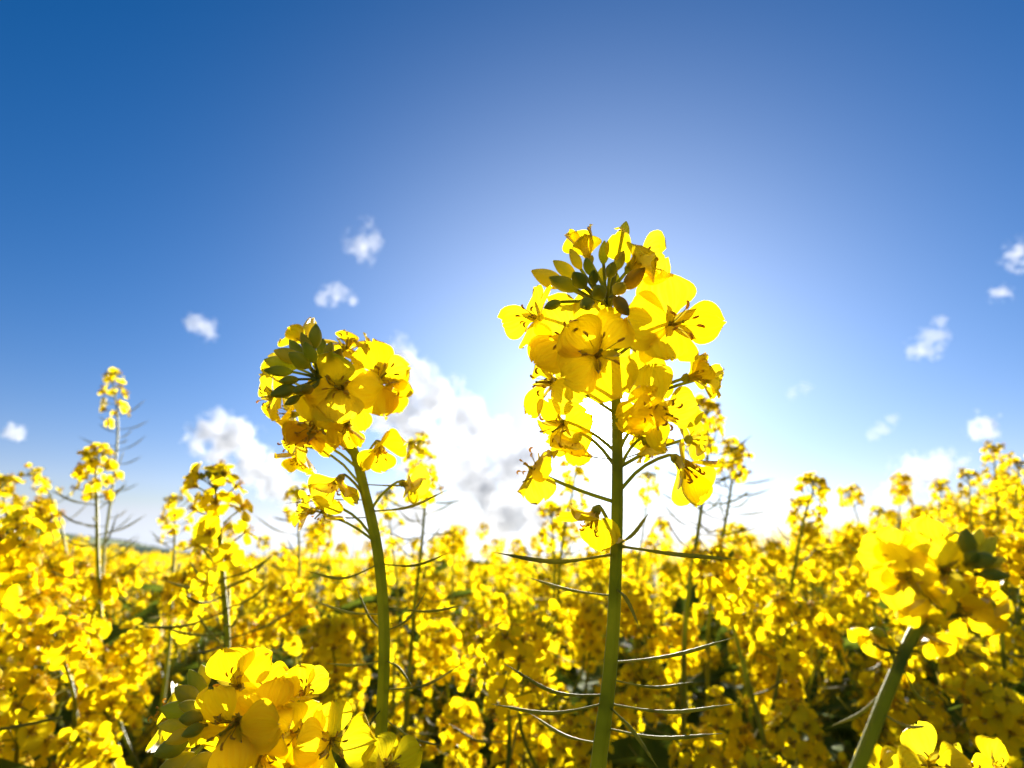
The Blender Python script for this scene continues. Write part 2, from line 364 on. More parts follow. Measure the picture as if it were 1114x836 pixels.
# ------------------------------------------------------------------ clouds (real volumes far off)
def cloud(label, blobs, D, dens=1.0, amp=0.75, g_=0.0, nscale=1.5, alb=0.935):
    """blobs: (px, py, radius in px) of the billows, D metres off"""
    C = [at(a, b, D + (i % 3 - 1)*r*D/FPX*0.3) for i, (a, b, r) in enumerate(blobs)]
    Rr = [r*D/FPX for _, _, r in blobs]
    org = sum(C, Vector())/len(C)
    rm = max(Rr)
    import bmesh
    bm = bmesh.new()
    for c, r in zip(C, Rr):
        bmesh.ops.create_icosphere(bm, subdivisions=3, radius=r*1.45, matrix=Matrix.Translation(c-org))
    me0 = bpy.data.meshes.new('cloud'); bm.to_mesh(me0); bm.free()
    tmp = bpy.data.objects.new('cloud_shape', me0); COL.objects.link(tmp)
    md = tmp.modifiers.new('remesh', 'REMESH'); md.mode = 'VOXEL'; md.voxel_size = min(Rr)/4
    dg = bpy.context.evaluated_depsgraph_get(); me = bpy.data.meshes.new_from_object(tmp.evaluated_get(dg))
    bpy.data.objects.remove(tmp); bpy.data.meshes.remove(me0)
    me.name = 'cloud'
    m, t = new_mat('cloud_vapour')
    tc = N(t, 'ShaderNodeTexCoord')
    best = None
    for c, r in zip(C, Rr):
        vm = N(t, 'ShaderNodeVectorMath', operation='DISTANCE'); L(t, tc.outputs['Object'], vm.inputs[0]); vm.inputs[1].default_value = tuple(c-org)
        f = mathn(t, 'SUBTRACT', 1.0, mathn(t, 'DIVIDE', vm.outputs['Value'], r))
        best = f if best is None else mathn(t, 'MAXIMUM', best, f)
    off = N(t, 'ShaderNodeVectorMath', operation='ADD'); L(t, tc.outputs['Object'], off.inputs[0]); off.inputs[1].default_value = (org.x*0.37, org.z, org.x)
    n1 = noise_fac(t, off.outputs[0], nscale/rm, 8.0, 0.66)
    h = mathn(t, 'ADD', best, mathn(t, 'MULTIPLY', mathn(t, 'SUBTRACT', n1, 0.57), amp*4.2))
    sm = N(t, 'ShaderNodeMapRange', interpolation_type='SMOOTHSTEP'); L(t, h, sm.inputs[0])
    sm.inputs[1].default_value = 0.0; sm.inputs[2].default_value = 0.42; sm.inputs[3].default_value = 0; sm.inputs[4].default_value = dens*2.7/rm
    # never any vapour at the very skin of the volume
    ed = N(t, 'ShaderNodeMapRange', interpolation_type='SMOOTHSTEP'); L(t, best, ed.inputs[0]); ed.inputs[1].default_value = -0.36; ed.inputs[2].default_value = 0.0
    de = mathn(t, 'MULTIPLY', sm.outputs[0], ed.outputs[0])
    pv = N(t, 'ShaderNodeVolumePrincipled'); pv.inputs['Color'].default_value = (alb, alb*1.005, alb*1.015, 1); pv.inputs['Anisotropy'].default_value = g_
    L(t, de, pv.inputs['Density'])
    o = N(t, 'ShaderNodeOutputMaterial'); L(t, pv.outputs[0], o.inputs['Volume'])
    me.materials.clear(); me.materials.append(m)
    mkobj('cloud', me, None, Matrix.Translation(org), label=label, category='cloud', group='fair weather clouds')
cloud('large white cumulus cloud between the two tall flower heads', [(432, 394, 30), (452, 412, 36), (476, 438, 40), (440, 448, 44), (506, 456, 38), (534, 476, 34), (520, 520, 50), (560, 505, 45), (470, 500, 40), (545, 565, 44), (500, 580, 40), (590, 560, 42), (450, 560, 34)], 1500, 1.3, 0.8, nscale=1.9, alb=0.905)
cloud('white cumulus cloud sloping down behind the lower left of the bent flower head', [(232, 470, 26), (248, 480, 32), (268, 498, 30), (292, 516, 28), (316, 534, 26), (340, 548, 22), (216, 482, 16), (204, 476, 8)], 1600, 1.0, 0.8, nscale=1.6, alb=0.91)
cloud('small ragged cloud highest on the left, with a curl on top', [(391, 269, 21), (403, 262, 14), (401, 243, 11), (382, 274, 12)], 1700, 0.24, 1.2, nscale=1.1)
cloud('small flat cloud just above the bent flower head', [(352, 325, 10), (364, 322, 16), (376, 323, 13), (384, 328, 8)], 1700, 0.24, 1.2, nscale=1.1)
cloud('small puff of cloud standing alone left of the bent flower head', [(213, 354, 14), (222, 360, 17), (228, 354, 9)], 1700, 0.24, 1.2, nscale=1.1)
cloud('tiny cloud at the left edge of the sky', [(15, 470, 12), (21, 475, 9)], 1800, 0.4)
cloud('small cloud with a raised wisp, halfway up the sky at right', [(996, 381, 14), (1006, 376, 18), (1017, 368, 14), (1022, 352, 9)], 1700, 0.24, 1.2, nscale=1.1)
cloud('small cloud cut by the right edge of the sky', [(1104, 284, 16), (1110, 270, 15), (1098, 288, 9)], 1700, 0.24, 1.2, nscale=1.1)
cloud('tiny puff of cloud just below the cloud at the right edge', [(1085, 319, 11), (1092, 321, 10)], 1700, 0.24, 1.2, nscale=1.1)
cloud('small upright cloud low at right above the crop', [(1064, 469, 14), (1072, 463, 16), (1079, 470, 9)], 1700, 0.45, 0.85)
cloud('long low cloud sloping up towards the right above the crop', [(972, 532, 20), (990, 520, 26), (1008, 514, 24), (1028, 506, 18), (1046, 500, 12)], 1700, 0.55, 1.0, nscale=1.2)
cloud('faint wisp of cloud in the clear sky at right', [(950, 473, 9), (959, 467, 11), (970, 457, 9)], 1700, 0.12)
cloud('very faint wisp high above the dark topped leaning plant', [(862, 428, 10), (876, 422, 10)], 1700, 0.06)
cloud('low bright cloud bank over the crop right of the sun', [(730, 575, 34), (780, 580, 38), (830, 575, 30), (868, 566, 26), (905, 556, 18)], 2200, 0.5)
cloud('low cloud bank just over the crop behind the bent stem', [(300, 585, 22), (350, 588, 30), (400, 590, 26)], 2200, 0.5)

# ------------------------------------------------------------------ the close plants
def stem_part(root, base, pts, rads, n=10, samples=40):
    P = [p - base for p in spline(pts, samples)]
    ks = np.linspace(0, 1, len(rads)); rr = np.interp(np.linspace(0, 1, samples), ks, rads)
    for i in range(samples): rr[i] *= 1 + 0.03*mnoise.noise(Vector((i*0.7, rads[0]*9000, 0)))
    g = Geo(); g.tube(P, rr, 'stem', n*2 if n > 8 else n, 5, 0.11 if n > 8 else 0.0)
    return mkobj('stem', g.mesh('stem'), root)
def near_plant(label, stem_px, rads, flowers, buds, pods, seed, axis_top, D, bud_len=0.0062, group=None, ped=0.25, pod_r=0.00052, seg_n=10, fs=0.60):
    """stem_px: (px, py, d) from top to the frame's lower edge; the stem then runs on to the soil"""
    rp = random.Random(seed)
    P = [at(*p) for p in stem_px]
    low = P[-1]; dirn = (P[-1]-P[-2]).normalized()
    gx_, gy_ = low.x + dirn.x*0.35, low.y + 0.10 + dirn.y*0.2
    base = Vector((gx_, gy_, ground_z(gx_, gy_)))
    knee = low + dirn*0.12 ; knee2 = low.lerp(base, 0.55) + Vector((0, 0.0, 0))
    path = P + [knee, knee2, base]
    root = thing('rapeseed_plant', label, 'plant', base, group)
    stem_part(root, base, path, rads, seg_n, 90)
    ax = spline(P, 80)
    axp = [to_px(p) for p in ax]
    def axis_at(py):
        k = min(range(len(ax)), key=lambda i: abs(axp[i][1]-py)); return ax[k]
    for f in flowers:
        px, py, dia, dz, face, kind = f[:6]; roll = f[6] if len(f) > 6 else rp.uniform(0, 1.5)
        c = at(px, py, D + dz); att = axis_at(py + ped*abs(px - to_px(axis_at(py))[0]) + 12)
        fc = cdir(*face)
        hero_flower(root, base, c - fc*0.004, fc, fs*dia*D/FPX, kind, R_(roll) if len(f) > 6 else roll, att, rp)
    for b in buds:
        px, py, ln, dz, dirv = b[:5]; mat = b[5] if len(b) > 5 else 'bud'
        c = at(px, py, D + dz); dv = cdir(*dirv); l = ln*rp.uniform(0.82, 1.2)*D/FPX
        att = axis_at(axis_top + 6)
        mx = axis_mx(c - dv*l*0.5 - base, dv, rp.uniform(0, 6)); g = bud_geo(l, l*rp.uniform(0.22, 0.30), mat)
        a = (Matrix.Translation(base) @ mx).inverted() @ att
        g.tube(spline([a, a.lerp(Vector((0, 0, 0)), 0.6) + Vector((0, 0, -0.15*a.length)), (0, 0, 0.0002)], 6), 0.00042, 'stem', 5)
        mkobj('bud', g.mesh('bud'), root, mx)
    for p in pods:
        (x0, y0), (x1, y1), sg = p[:3]; dz = p[3] if len(p) > 3 else 0.0; r = (p[4] if len(p) > 4 else 1.0)*pod_r
        a = axis_at(y0); da = to_px(a)[2]
        tip = at(x1, y1, da + dz); s = (UP*(-sg)*D/FPX)
        mkobj('seed_pod', pod_geo(a - base, tip - base, s, r).mesh('seed_pod'), root)
    return root

# 1. the tall plant in front of the sun
D1 = 0.140
near_plant('tallest backlit rapeseed plant, the sun shining through its flowers', 
  [(661, 322, D1), (664, 350, D1), (668, 400, D1), (671, 480, D1), (670, 600, D1), (664, 720, D1), (650, 836, D1)],
  [0.0006, 0.0007, 0.0010, 0.0013, 0.0014, 0.0016, 0.0019, 0.003, 0.0045, 0.006],
  [(632, 268, 70, 0.0, (-0.55, 0.8, 0.25), 'cup', 20),
   (696, 282, 90, -0.003, (0.5, 0.5, 0.65), 'half', 45),
   (577, 345, 84, 0.0, (-0.72, 0.2, 0.6), 'open', 15),
   (618, 369, 96, -0.007, (-0.4, 0.1, 0.9), 'open', 30),
   (738, 352, 112, -0.007, (0.22, 0.05, 0.95), 'open', 0),
   (652, 384, 94, -0.012, (0.0, 0.15, 0.98), 'flat', 42),
   (702, 448, 62, -0.008, (0.25, -0.25, 0.95), 'open', 20),
   (764, 408, 60, 0.0, (0.85, 0.2, 0.3), 'half', 20),
   (783, 416, 50, 0.004, (0.8, -0.1, 0.1), 'half', 20),
   (590, 416, 84, 0.0, (-0.75, 0.0, 0.55), 'open', 40),
   (724, 450, 94, -0.006, (0.5, -0.2, 0.8), 'open', 25),
   (604, 468, 84, 0.003, (-0.55, -0.3, 0.6), 'droop', 10),
   (574, 507, 76, 0.0, (-0.75, 0.45, 0.1), 'droop', 30),
   (643, 572, 74, -0.006, (-0.35, -0.75, 0.4), 'half', 40),
   (748, 510, 96, 0.0, (0.6, -0.55, 0.5), 'half', 10),
   (762, 478, 54, 0.012, (0.8, 0.0, -0.3), 'open'),
   (618, 416, 66, 0.014, (-0.5, 0.1, -0.8), 'open'),
   (706, 408, 66, 0.014, (0.4, 0.1, -0.8), 'open'),
   (640, 338, 64, 0.012, (-0.3, 0.5, -0.8), 'half'),
   (622, 488, 58, 0.004, (-0.45, -0.7, 0.5), 'half'), (712, 494, 56, 0.006, (0.4, -0.7, 0.4), 'half'),
   (700, 478, 50, 0.010, (0.5, -0.4, -0.4), 'half'),
   (690, 372, 60, 0.010, (0.3, 0.2, -0.8), 'open')],
  [(679, 252, 24, 0.002, (0.2, 1, 0)), (657, 275, 26, -0.002, (0.0, 1, 0.3)), (626, 282, 26, -0.003, (-0.5, 0.8, 0.3)), (614, 293, 30, 0.0, (-0.8, 0.55, 0.2)),
   (640, 290, 24, -0.006, (-0.3, 0.7, 0.7)), (674, 284, 26, -0.004, (0.35, 0.9, 0.3)), (665, 294, 20, -0.008, (0.1, 0.7, 0.8)), (630, 305, 26, -0.007, (-0.5, 0.4, 0.8)),
   (596, 303, 34, 0.0, (-0.9, 0.4, 0.1)), (613, 309, 30, -0.004, (-0.85, 0.3, 0.4)), (690, 303, 28, -0.004, (0.6, 0.6, 0.5), 'ripe_bud'), (674, 314, 22, -0.008, (0.2, 0.2, 0.95)),
   (652, 318, 24, -0.010, (-0.2, 0.2, 1)), (601, 332, 20, -0.008, (-0.8, -0.35, 0.4)), (638, 331, 28, -0.011, (-0.3, -0.3, 0.9)), (676, 333, 24, -0.010, (0.4, -0.7, 0.5), 'ripe_bud'),
   (646, 302, 22, -0.009, (-0.1, 0.6, 0.8)), (655, 300, 20, 0.004, (0.0, 1, -0.3)), (668, 305, 20, 0.003, (0.3, 0.9, -0.3))],
  [((670, 604), (536, 601), 9, -0.006, 1.2), ((670, 595), (803, 609), 2, 0.006, 1.25), ((670, 592), (706, 558), 6, 0.0, 1.0), ((668, 648), (573, 628), 4, 0.01, 0.8),
   ((668, 640), (696, 684), -8, -0.012, 0.9), ((664, 718), (798, 694), 6, 0.012, 0.95), ((656, 756), (548, 722), 14, 0.0, 0.9), ((655, 762), (534, 766), 10, -0.008, 0.9),
   ((655, 766), (800, 766), 9, 0.0, 0.9), ((653, 788), (786, 798), 8, -0.006, 0.9), ((651, 810), (576, 776), 8, 0.014, 0.8), ((660, 738), (755, 742), 8, 0.03, 0.8), ((654, 770), (716, 836), -6, -0.01, 0.9),
   ((671, 498), (734, 486), -2, 0.012, 0.6), ((671, 505), (600, 486), 2, 0.014, 0.6)],
  101, 330, D1, fs=0.555)

# 2. the bent plant left of it
D2 = 0.185
near_plant('tall rapeseed plant with bent neck and round dense flower head before a cloud',
  [(344, 405, D2-0.012), (352, 432, D2-0.012), (368, 462, D2-0.006), (384, 488, D2), (397, 535, D2), (411, 600, D2), (418, 690, D2), (415, 790, D2), (413, 836, D2)],
  [0.0006, 0.0008, 0.0010, 0.0014, 0.0015, 0.0016, 0.0017, 0.0018, 0.0020, 0.003, 0.0045, 0.006],
  [(290, 432, 56, -0.004, (-0.6, 0.0, 0.8), 'open', 45), (328, 366, 52, 0.012, (-0.5, 0.8, -0.2), 'half'), (378, 372, 58, 0.006, (0.3, 0.75, 0.45), 'open', 20),
   (368, 422, 74, -0.014, (0.1, 0.1, 1), 'open', 5), (416, 410, 76, -0.002, (0.55, 0.3, 0.7), 'open', 30), (426, 434, 56, 0.004, (0.8, -0.3, 0.4), 'half'),
   (340, 466, 70, -0.012, (-0.1, -0.45, 0.9), 'open', 20), (314, 484, 56, -0.004, (-0.6, -0.3, 0.7), 'open'), (325, 502, 52, 0.0, (-0.3, -0.8, 0.4), 'half'),
   (378, 468, 52, -0.010, (0.3, -0.5, 0.8), 'half'), (307, 450, 58, 0.006, (-0.8, 0.1, 0.2), 'open'), (396, 388, 50, 0.012, (0.4, 0.7, -0.2), 'open'),
   (414, 492, 58, -0.006, (0.35, -0.6, 0.65), 'half', 40), (364, 530, 56, -0.008, (-0.3, -0.6, 0.65), 'half', 10), (326, 556, 46, 0.0, (-0.8, 0.1, 0.4), 'half'),
   (345, 562, 48, -0.003, (-0.5, -0.6, 0.5), 'droop'), (448, 531, 48, 0.0, (0.75, -0.3, 0.3), 'half'), (350, 446, 60, 0.008, (-0.2, 0.2, -0.8), 'open'), (390, 436, 64, 0.010, (0.4, 0.1, -0.7), 'open'),
   (300, 404, 46, 0.010, (-0.8, 0.5, -0.2), 'half'), (354, 376, 46, 0.012, (0.0, 0.9, -0.3), 'open'), (434, 420, 46, 0.008, (0.9, 0.1, 0.1), 'open'), (406, 372, 40, 0.010, (0.6, 0.8, 0.0), 'open'),
   (330, 478, 50, -0.008, (-0.3, -0.6, 0.7), 'open'), (364, 486, 46, 0.0, (0.0, -0.8, 0.4), 'droop')],
  [(343, 366, 26, -0.010, (0.1, 1, 0.1)), (333, 374, 24, -0.012, (-0.3, 0.9, 0.3)), (313, 387, 30, -0.010, (-0.9, 0.35, 0.2)), (305, 396, 28, -0.008, (-0.95, 0.25, 0.2)), (303, 404, 30, -0.012, (-1, 0.05, 0.3)),
   (314, 414, 20, -0.016, (-0.9, -0.1, 0.4)), (329, 424, 22, -0.020, (-0.6, -0.2, 0.7)), (308, 426, 24, -0.016, (-0.9, -0.3, 0.3)), (318, 436, 18, -0.018, (-0.7, -0.5, 0.5)), (358, 382, 24, -0.012, (0.3, 0.9, 0.3)),
   (337, 384, 22, -0.018, (-0.2, 0.8, 0.6)), (326, 392, 22, -0.018, (-0.6, 0.5, 0.6)), (350, 378, 20, -0.004, (0.1, 1, -0.2)), (322, 380, 22, -0.004, (-0.6, 0.8, -0.1)), (334, 424, 20, -0.022, (-0.3, -0.1, 0.9), 'ripe_bud'), (366, 388, 20, -0.014, (0.5, 0.6, 0.5), 'ripe_bud')],
  [((408, 560), (487, 533), 7, 0.0), ((400, 528), (464, 526), 2, 0.01, 0.7), ((395, 544), (310, 548), -2, 0.012, 0.6), ((406, 565), (345, 560), 2, 0.01, 0.6),
   ((412, 613), (332, 621), 12, 0.0, 0.95), ((412, 611), (490, 601), 8, 0.004, 0.95), ((416, 664), (508, 658), 7, 0.01, 0.9), ((416, 666), (338, 652), 6, 0.01, 0.9), ((417, 747), (504, 722), 10, 0.0, 0.9),
   ((417, 716), (356, 722), 4, 0.01, 0.85), ((417, 690), (466, 640), 12, 0.012, 0.8), ((417, 716), (448, 746), -6, -0.008, 0.8), ((417, 690), (388, 640), 10, 0.014, 0.8), ((416, 770), (395, 802), -3, -0.012, 0.8), ((416, 780), (484, 812), 8, 0.012, 0.8)],
  202, 408, D2)

# 3. the open head at the lower edge, left
D3 = 0.155
near_plant('low rapeseed flower head at the bottom edge with large open blossoms and green buds',
  [(222, 784, D3-0.004), (250, 809, D3), (300, 841, D3+0.004), (330, 879, D3+0.008)],
  [0.0008, 0.0012, 0.0017, 0.002, 0.003, 0.0045, 0.006],
  [(252, 745, 88, -0.004, (-0.1, 0.6, 0.8), 'open', 35), (292, 749, 80, 0.002, (0.2, 0.75, 0.6), 'half', 20), (250, 792, 100, -0.014, (-0.15, 0.15, 1), 'open', 10),
   (286, 785, 78, -0.008, (0.1, 0.3, 0.95), 'open'), (332, 751, 78, 0.004, (0.3, 0.85, 0.4), 'half', 10), (324, 801, 84, -0.006, (0.35, 0.25, 0.9), 'open', 40),
   (178, 775, 84, 0.012, (-0.6, 0.5, 0.2), 'open'), (362, 809, 92, -0.006, (0.4, 0.3, 0.85), 'open', 0), (258, 721, 44, 0.012, (0.0, 0.9, 0.0), 'half'),
   (425, 831, 78, 0.0, (0.5, 0.6, 0.5), 'half', 30), (400, 847, 60, 0.0, (0.3, 0.7, 0.4), 'open'), (282, 827, 84, -0.012, (0.1, -0.1, 0.95), 'flat'), (190, 821, 70, -0.004, (-0.5, -0.2, 0.7), 'open'), (315, 844, 80, -0.008, (0.2, 0.0, 0.95), 'open')],
  [(203, 756, 34, -0.006, (-0.75, 0.65, 0.2)), (214, 744, 32, -0.002, (-0.4, 0.9, 0.1)), (222, 735, 30, 0.0, (-0.2, 1, 0.1)), (194, 774, 30, -0.008, (-0.9, 0.3, 0.2)), (191, 789, 30, -0.010, (-0.95, 0.1, 0.3)), (195, 802, 28, -0.012, (-0.9, -0.2, 0.4)),
   (186, 814, 34, -0.010, (-0.9, -0.3, 0.2)), (208, 781, 26, -0.014, (-0.6, 0.3, 0.7)), (210, 795, 26, -0.016, (-0.6, 0.0, 0.8)), (206, 769, 26, -0.012, (-0.6, 0.5, 0.6)), (212, 835, 40, -0.012, (-0.5, -0.2, 0.7)), (190, 833, 36, -0.008, (-0.8, -0.3, 0.4))],
  [], 303, 787, D3, fs=0.51)

# 4. the blurred plant at the right edge
D4 = 0.092
near_plant('blurred leaning rapeseed plant near the right edge with a broad flower head',
  [(1066, 600, D4), (1040, 630, D4), (1002, 676, D4), (970, 745, D4), (934, 836, D4)],
  [0.0004, 0.0006, 0.0008, 0.0009, 0.0010, 0.0018, 0.004, 0.006],
  [(975, 606, 70, -0.0030, (-0.5, 0.2, 0.8), 'open'), (990, 638, 76, -0.0050, (-0.4, -0.1, 0.9), 'open'), (1030, 590, 66, 0.0000, (-0.1, 0.5, 0.8), 'open'), (1044, 628, 76, -0.0070, (0.0, 0.0, 1), 'open'),
   (1012, 668, 70, -0.0040, (-0.2, -0.5, 0.8), 'half'), (1060, 682, 64, -0.0020, (0.2, -0.5, 0.8), 'half'), (1022, 712, 60, 0.0000, (0.1, -0.7, 0.6), 'half'), (1084, 650, 66, 0.0000, (0.6, -0.1, 0.7), 'open'),
   (1100, 606, 60, 0.0030, (0.7, 0.4, 0.4), 'open'), (960, 630, 56, 0.0060, (-0.8, 0.0, 0.2), 'half'), (1010, 610, 66, 0.0060, (-0.3, 0.4, -0.4), 'open'), (1070, 650, 60, 0.0060, (0.4, 0.0, -0.6), 'open'),
   (942, 704, 56, 0.0050, (-0.7, -0.3, 0.4), 'half'), (1048, 660, 60, 0.0000, (0.0, -0.4, 0.8), 'open'), (1098, 680, 50, 0.0000, (0.6, -0.5, 0.5), 'half')],
  [(1052, 590, 26, -0.0050, (-0.2, 1, 0.2)), (1064, 588, 28, -0.0020, (0.1, 1, 0.1)), (1074, 596, 28, -0.0030, (0.4, 0.8, 0.2)), (1080, 612, 26, -0.0040, (0.8, 0.4, 0.3)), (1082, 626, 26, -0.0050, (0.9, 0.1, 0.4)), (1068, 610, 26, -0.0070, (0.3, 0.4, 0.8)), (1058, 606, 24, -0.0070, (-0.1, 0.6, 0.7))],
  [((985, 712), (944, 698), 3, 0.0, 1.1), ((978, 722), (1020, 768), 14, 0.0, 1.1), ((972, 740), (905, 790), 10, 0.01, 1.0), ((958, 775), (1010, 790), 8, 0.02, 1.0)],
  404, 612, D4, pod_r=0.00032, fs=0.55)
# 5. blossoms cut by the lower right edge
D5 = 0.20
near_plant('rapeseed flower head cut by the bottom edge near the right corner',
  [(1030, 838, D5), (1035, 870, D5), (1045, 930, D5)], [0.001, 0.0018, 0.003, 0.0045, 0.006],
  [(1014, 832, 72, -0.004, (-0.2, 0.5, 0.8), 'open'), (957, 840, 56, 0.0, (-0.6, 0.6, 0.4), 'open'), (1056, 844, 64, -0.002, (0.3, 0.5, 0.8), 'open'), (1088, 838, 60, 0.006, (0.6, 0.6, 0.4), 'half'), (1040, 850, 66, 0.008, (0.1, 0.8, 0.2), 'open'), (985, 850, 60, 0.004, (-0.4, 0.6, 0.6), 'half')],
  [(1032, 826, 24, 0.002, (0.0, 1, 0.2)), (1040, 830, 22, 0.0, (0.3, 0.9, 0.2)), (1024, 832, 22, 0.0, (-0.3, 0.9, 0.2))], [], 505, 842, D5)

# ------------------------------------------------------------------ mid-distance flowers: one mesh each, shared
def small_flower(kind, seed, rows, cols, detail=True, mat='petal_far'):
    r = random.Random(seed); g = Geo()
    for k in range(4):
        pg = petal_geo(SPREAD[kind] + r.uniform(-14, 14), seed*7+k, rows, cols, mat)
        g.add(pg, Matrix.Rotation(k*math.pi/2 + r.uniform(-0.2, 0.2), 4, 'Z') @ Matrix.Translation((0, 0.05, 0)) @ Matrix.Rotation(r.uniform(-0.25, 0.25), 4, 'X') @ Matrix.Rotation(r.uniform(-0.3, 0.3), 4, 'Y'))
    if detail:
        g.add(pistil_geo(0.7, 5)); g.add(sepals_geo(0.5, R_(40)))
        for k in range(6):
            a = k*math.pi/3 + 0.3
            g.tube([(0.05*math.cos(a), 0.05*math.sin(a), 0), (0.15*math.cos(a), 0.15*math.sin(a), 0.5), (0.24*math.cos(a), 0.24*math.sin(a), 0.62)], [0.016, 0.02, 0.035], 'anther', 4)
        g.tube([(0, 0, -1.3), (0.02, 0.03, -0.6), (0, 0, 0.05)], [0.055, 0.045, 0.06], 'stem', 5)
    return g
KINDS = ['open', 'open', 'half', 'droop', 'half', 'open', 'flat', 'cup']
MIDF = [small_flower(k, 50+i, 7, 5) for i, k in enumerate(KINDS)]
MIDF_ME = [g.mesh('flower') for g in MIDF]
LOWF = [small_flower(k, 90+i, 3, 3, False) for i, k in enumerate(['open', 'half', 'droop', 'open', 'flat'])]
VLOWF = [small_flower(k, 120+i, 3, 2, False) for i, k in enumerate(['open', 'half', 'droop', 'open'])]
def bud_dome(size, n, seed, sides=5):
    g = Geo(); r = random.Random(seed)
    for k in range(n):
        th = k*2.4; ti = 1.15*math.sqrt((k+0.5)/n)
        d = Vector((math.sin(ti)*math.cos(th), math.sin(ti)*math.sin(th), math.cos(ti)))
        l = size*(0.34 + 0.22*k/n)
        c = d*size*(0.55 + 0.35*k/n) + Vector((0, 0, -0.1*size))
        g.add(bud_geo(l, l*0.29, 'bud' if r.random() < 0.85 else 'ripe_bud', sides), axis_mx(c, d + Vector((0, 0, 0.5))))
        g.tube([(0, 0, -0.4*size), c*0.7, c], 0.03*size, 'stem', 4)
    return g
BUD_ME = [bud_dome(1.0, 15, s).mesh('bud_cluster') for s in range(3)]
BUD_G = [bud_dome(1.0, 9, s) for s in range(3)]
BUD_LOW = [bud_dome(1.2, 5, s, 3) for s in range(3)]

def curve_sampler(P):
    n = len(P)-1
    def f(t):
        t = min(max(t, 0), 1)*n; i = min(int(t), n-1); return P[i].lerp(P[i+1], t-i)
    return f
def raceme_spots(P, rlen, nfl, r, pl=0.0085, ped=1.3):
    """flowers round the upper rlen metres of the axis P (bottom to top): (matrix, kind index)"""
    tot = sum((P[i+1]-P[i]).length for i in range(len(P)-1)); f = curve_sampler(P)
    out = []; ph = r.uniform(0, 6.3)
    for k in range(nfl):
        u = (k+0.3*r.random())/nfl
        t = 1 - (u**1.1)*rlen/tot - 0.002
        a = f(t); ax = (f(min(1, t+0.02)) - f(max(0, t-0.02))).normalized()
        th = ph + k*2.39996 + r.uniform(-0.3, 0.3); up = R_(38 + 42*u + r.uniform(-12, 12))
        s1 = ax.orthogonal().normalized(); s2 = ax.cross(s1)
        d = ax*math.cos(up) + (s1*math.cos(th) + s2*math.sin(th))*math.sin(up)
        l = pl*r.uniform(0.88, 1.12)
        out.append((a, d, l, ped*r.uniform(0.9, 1.3)))
    return out
def pods_spots(P, t0, t1, n, r, ln=0.038):
    f = curve_sampler(P); out = []; ph = r.uniform(0, 6.3)
    for k in range(n):
        t = t0 + (t1-t0)*(k+r.random()*0.6)/n; a = f(t); ax = (f(min(1, t+0.03)) - f(max(0, t-0.03))).normalized()
        th = ph + k*2.4 + r.uniform(-0.4, 0.4); s1 = ax.orthogonal().normalized(); s2 = ax.cross(s1)
        o = s1*math.cos(th) + s2*math.sin(th); el = r.uniform(0.15, 0.55); l = ln*r.uniform(0.7, 1.25)
        out.append((a, a + (o*math.cos(el) + ax*math.sin(el))*l, -ax*l*r.uniform(0.04, 0.14)))
    return out
def leaf_geo(length, width, seed, rows=7):
    r = random.Random(seed); g = Geo(); v = np.linspace(0, 1, rows); u = np.linspace(-1, 1, 5)
    P = np.zeros((rows, 5, 3)); dr = r.uniform(0.25, 0.7)
    for i, x in enumerate(v):
        w = width*math.sin(math.pi*min(1, 0.10+0.9*x)**0.8)**0.8 + 0.001
        for j, q in enumerate(u):
            P[i, j] = (q*w, x*length, -dr*length*x*x + 0.25*w*abs(q) + 0.05*length*math.sin(9*x+seed)*abs(q))
    g.sheet(P, 'leaf'); return g
LEAF_ME = [leaf_geo(1.0, 0.17, s).mesh('leaf') for s in range(4)]
LEAF_G = [leaf_geo(1.0, 0.17, s, 5) for s in range(4)]

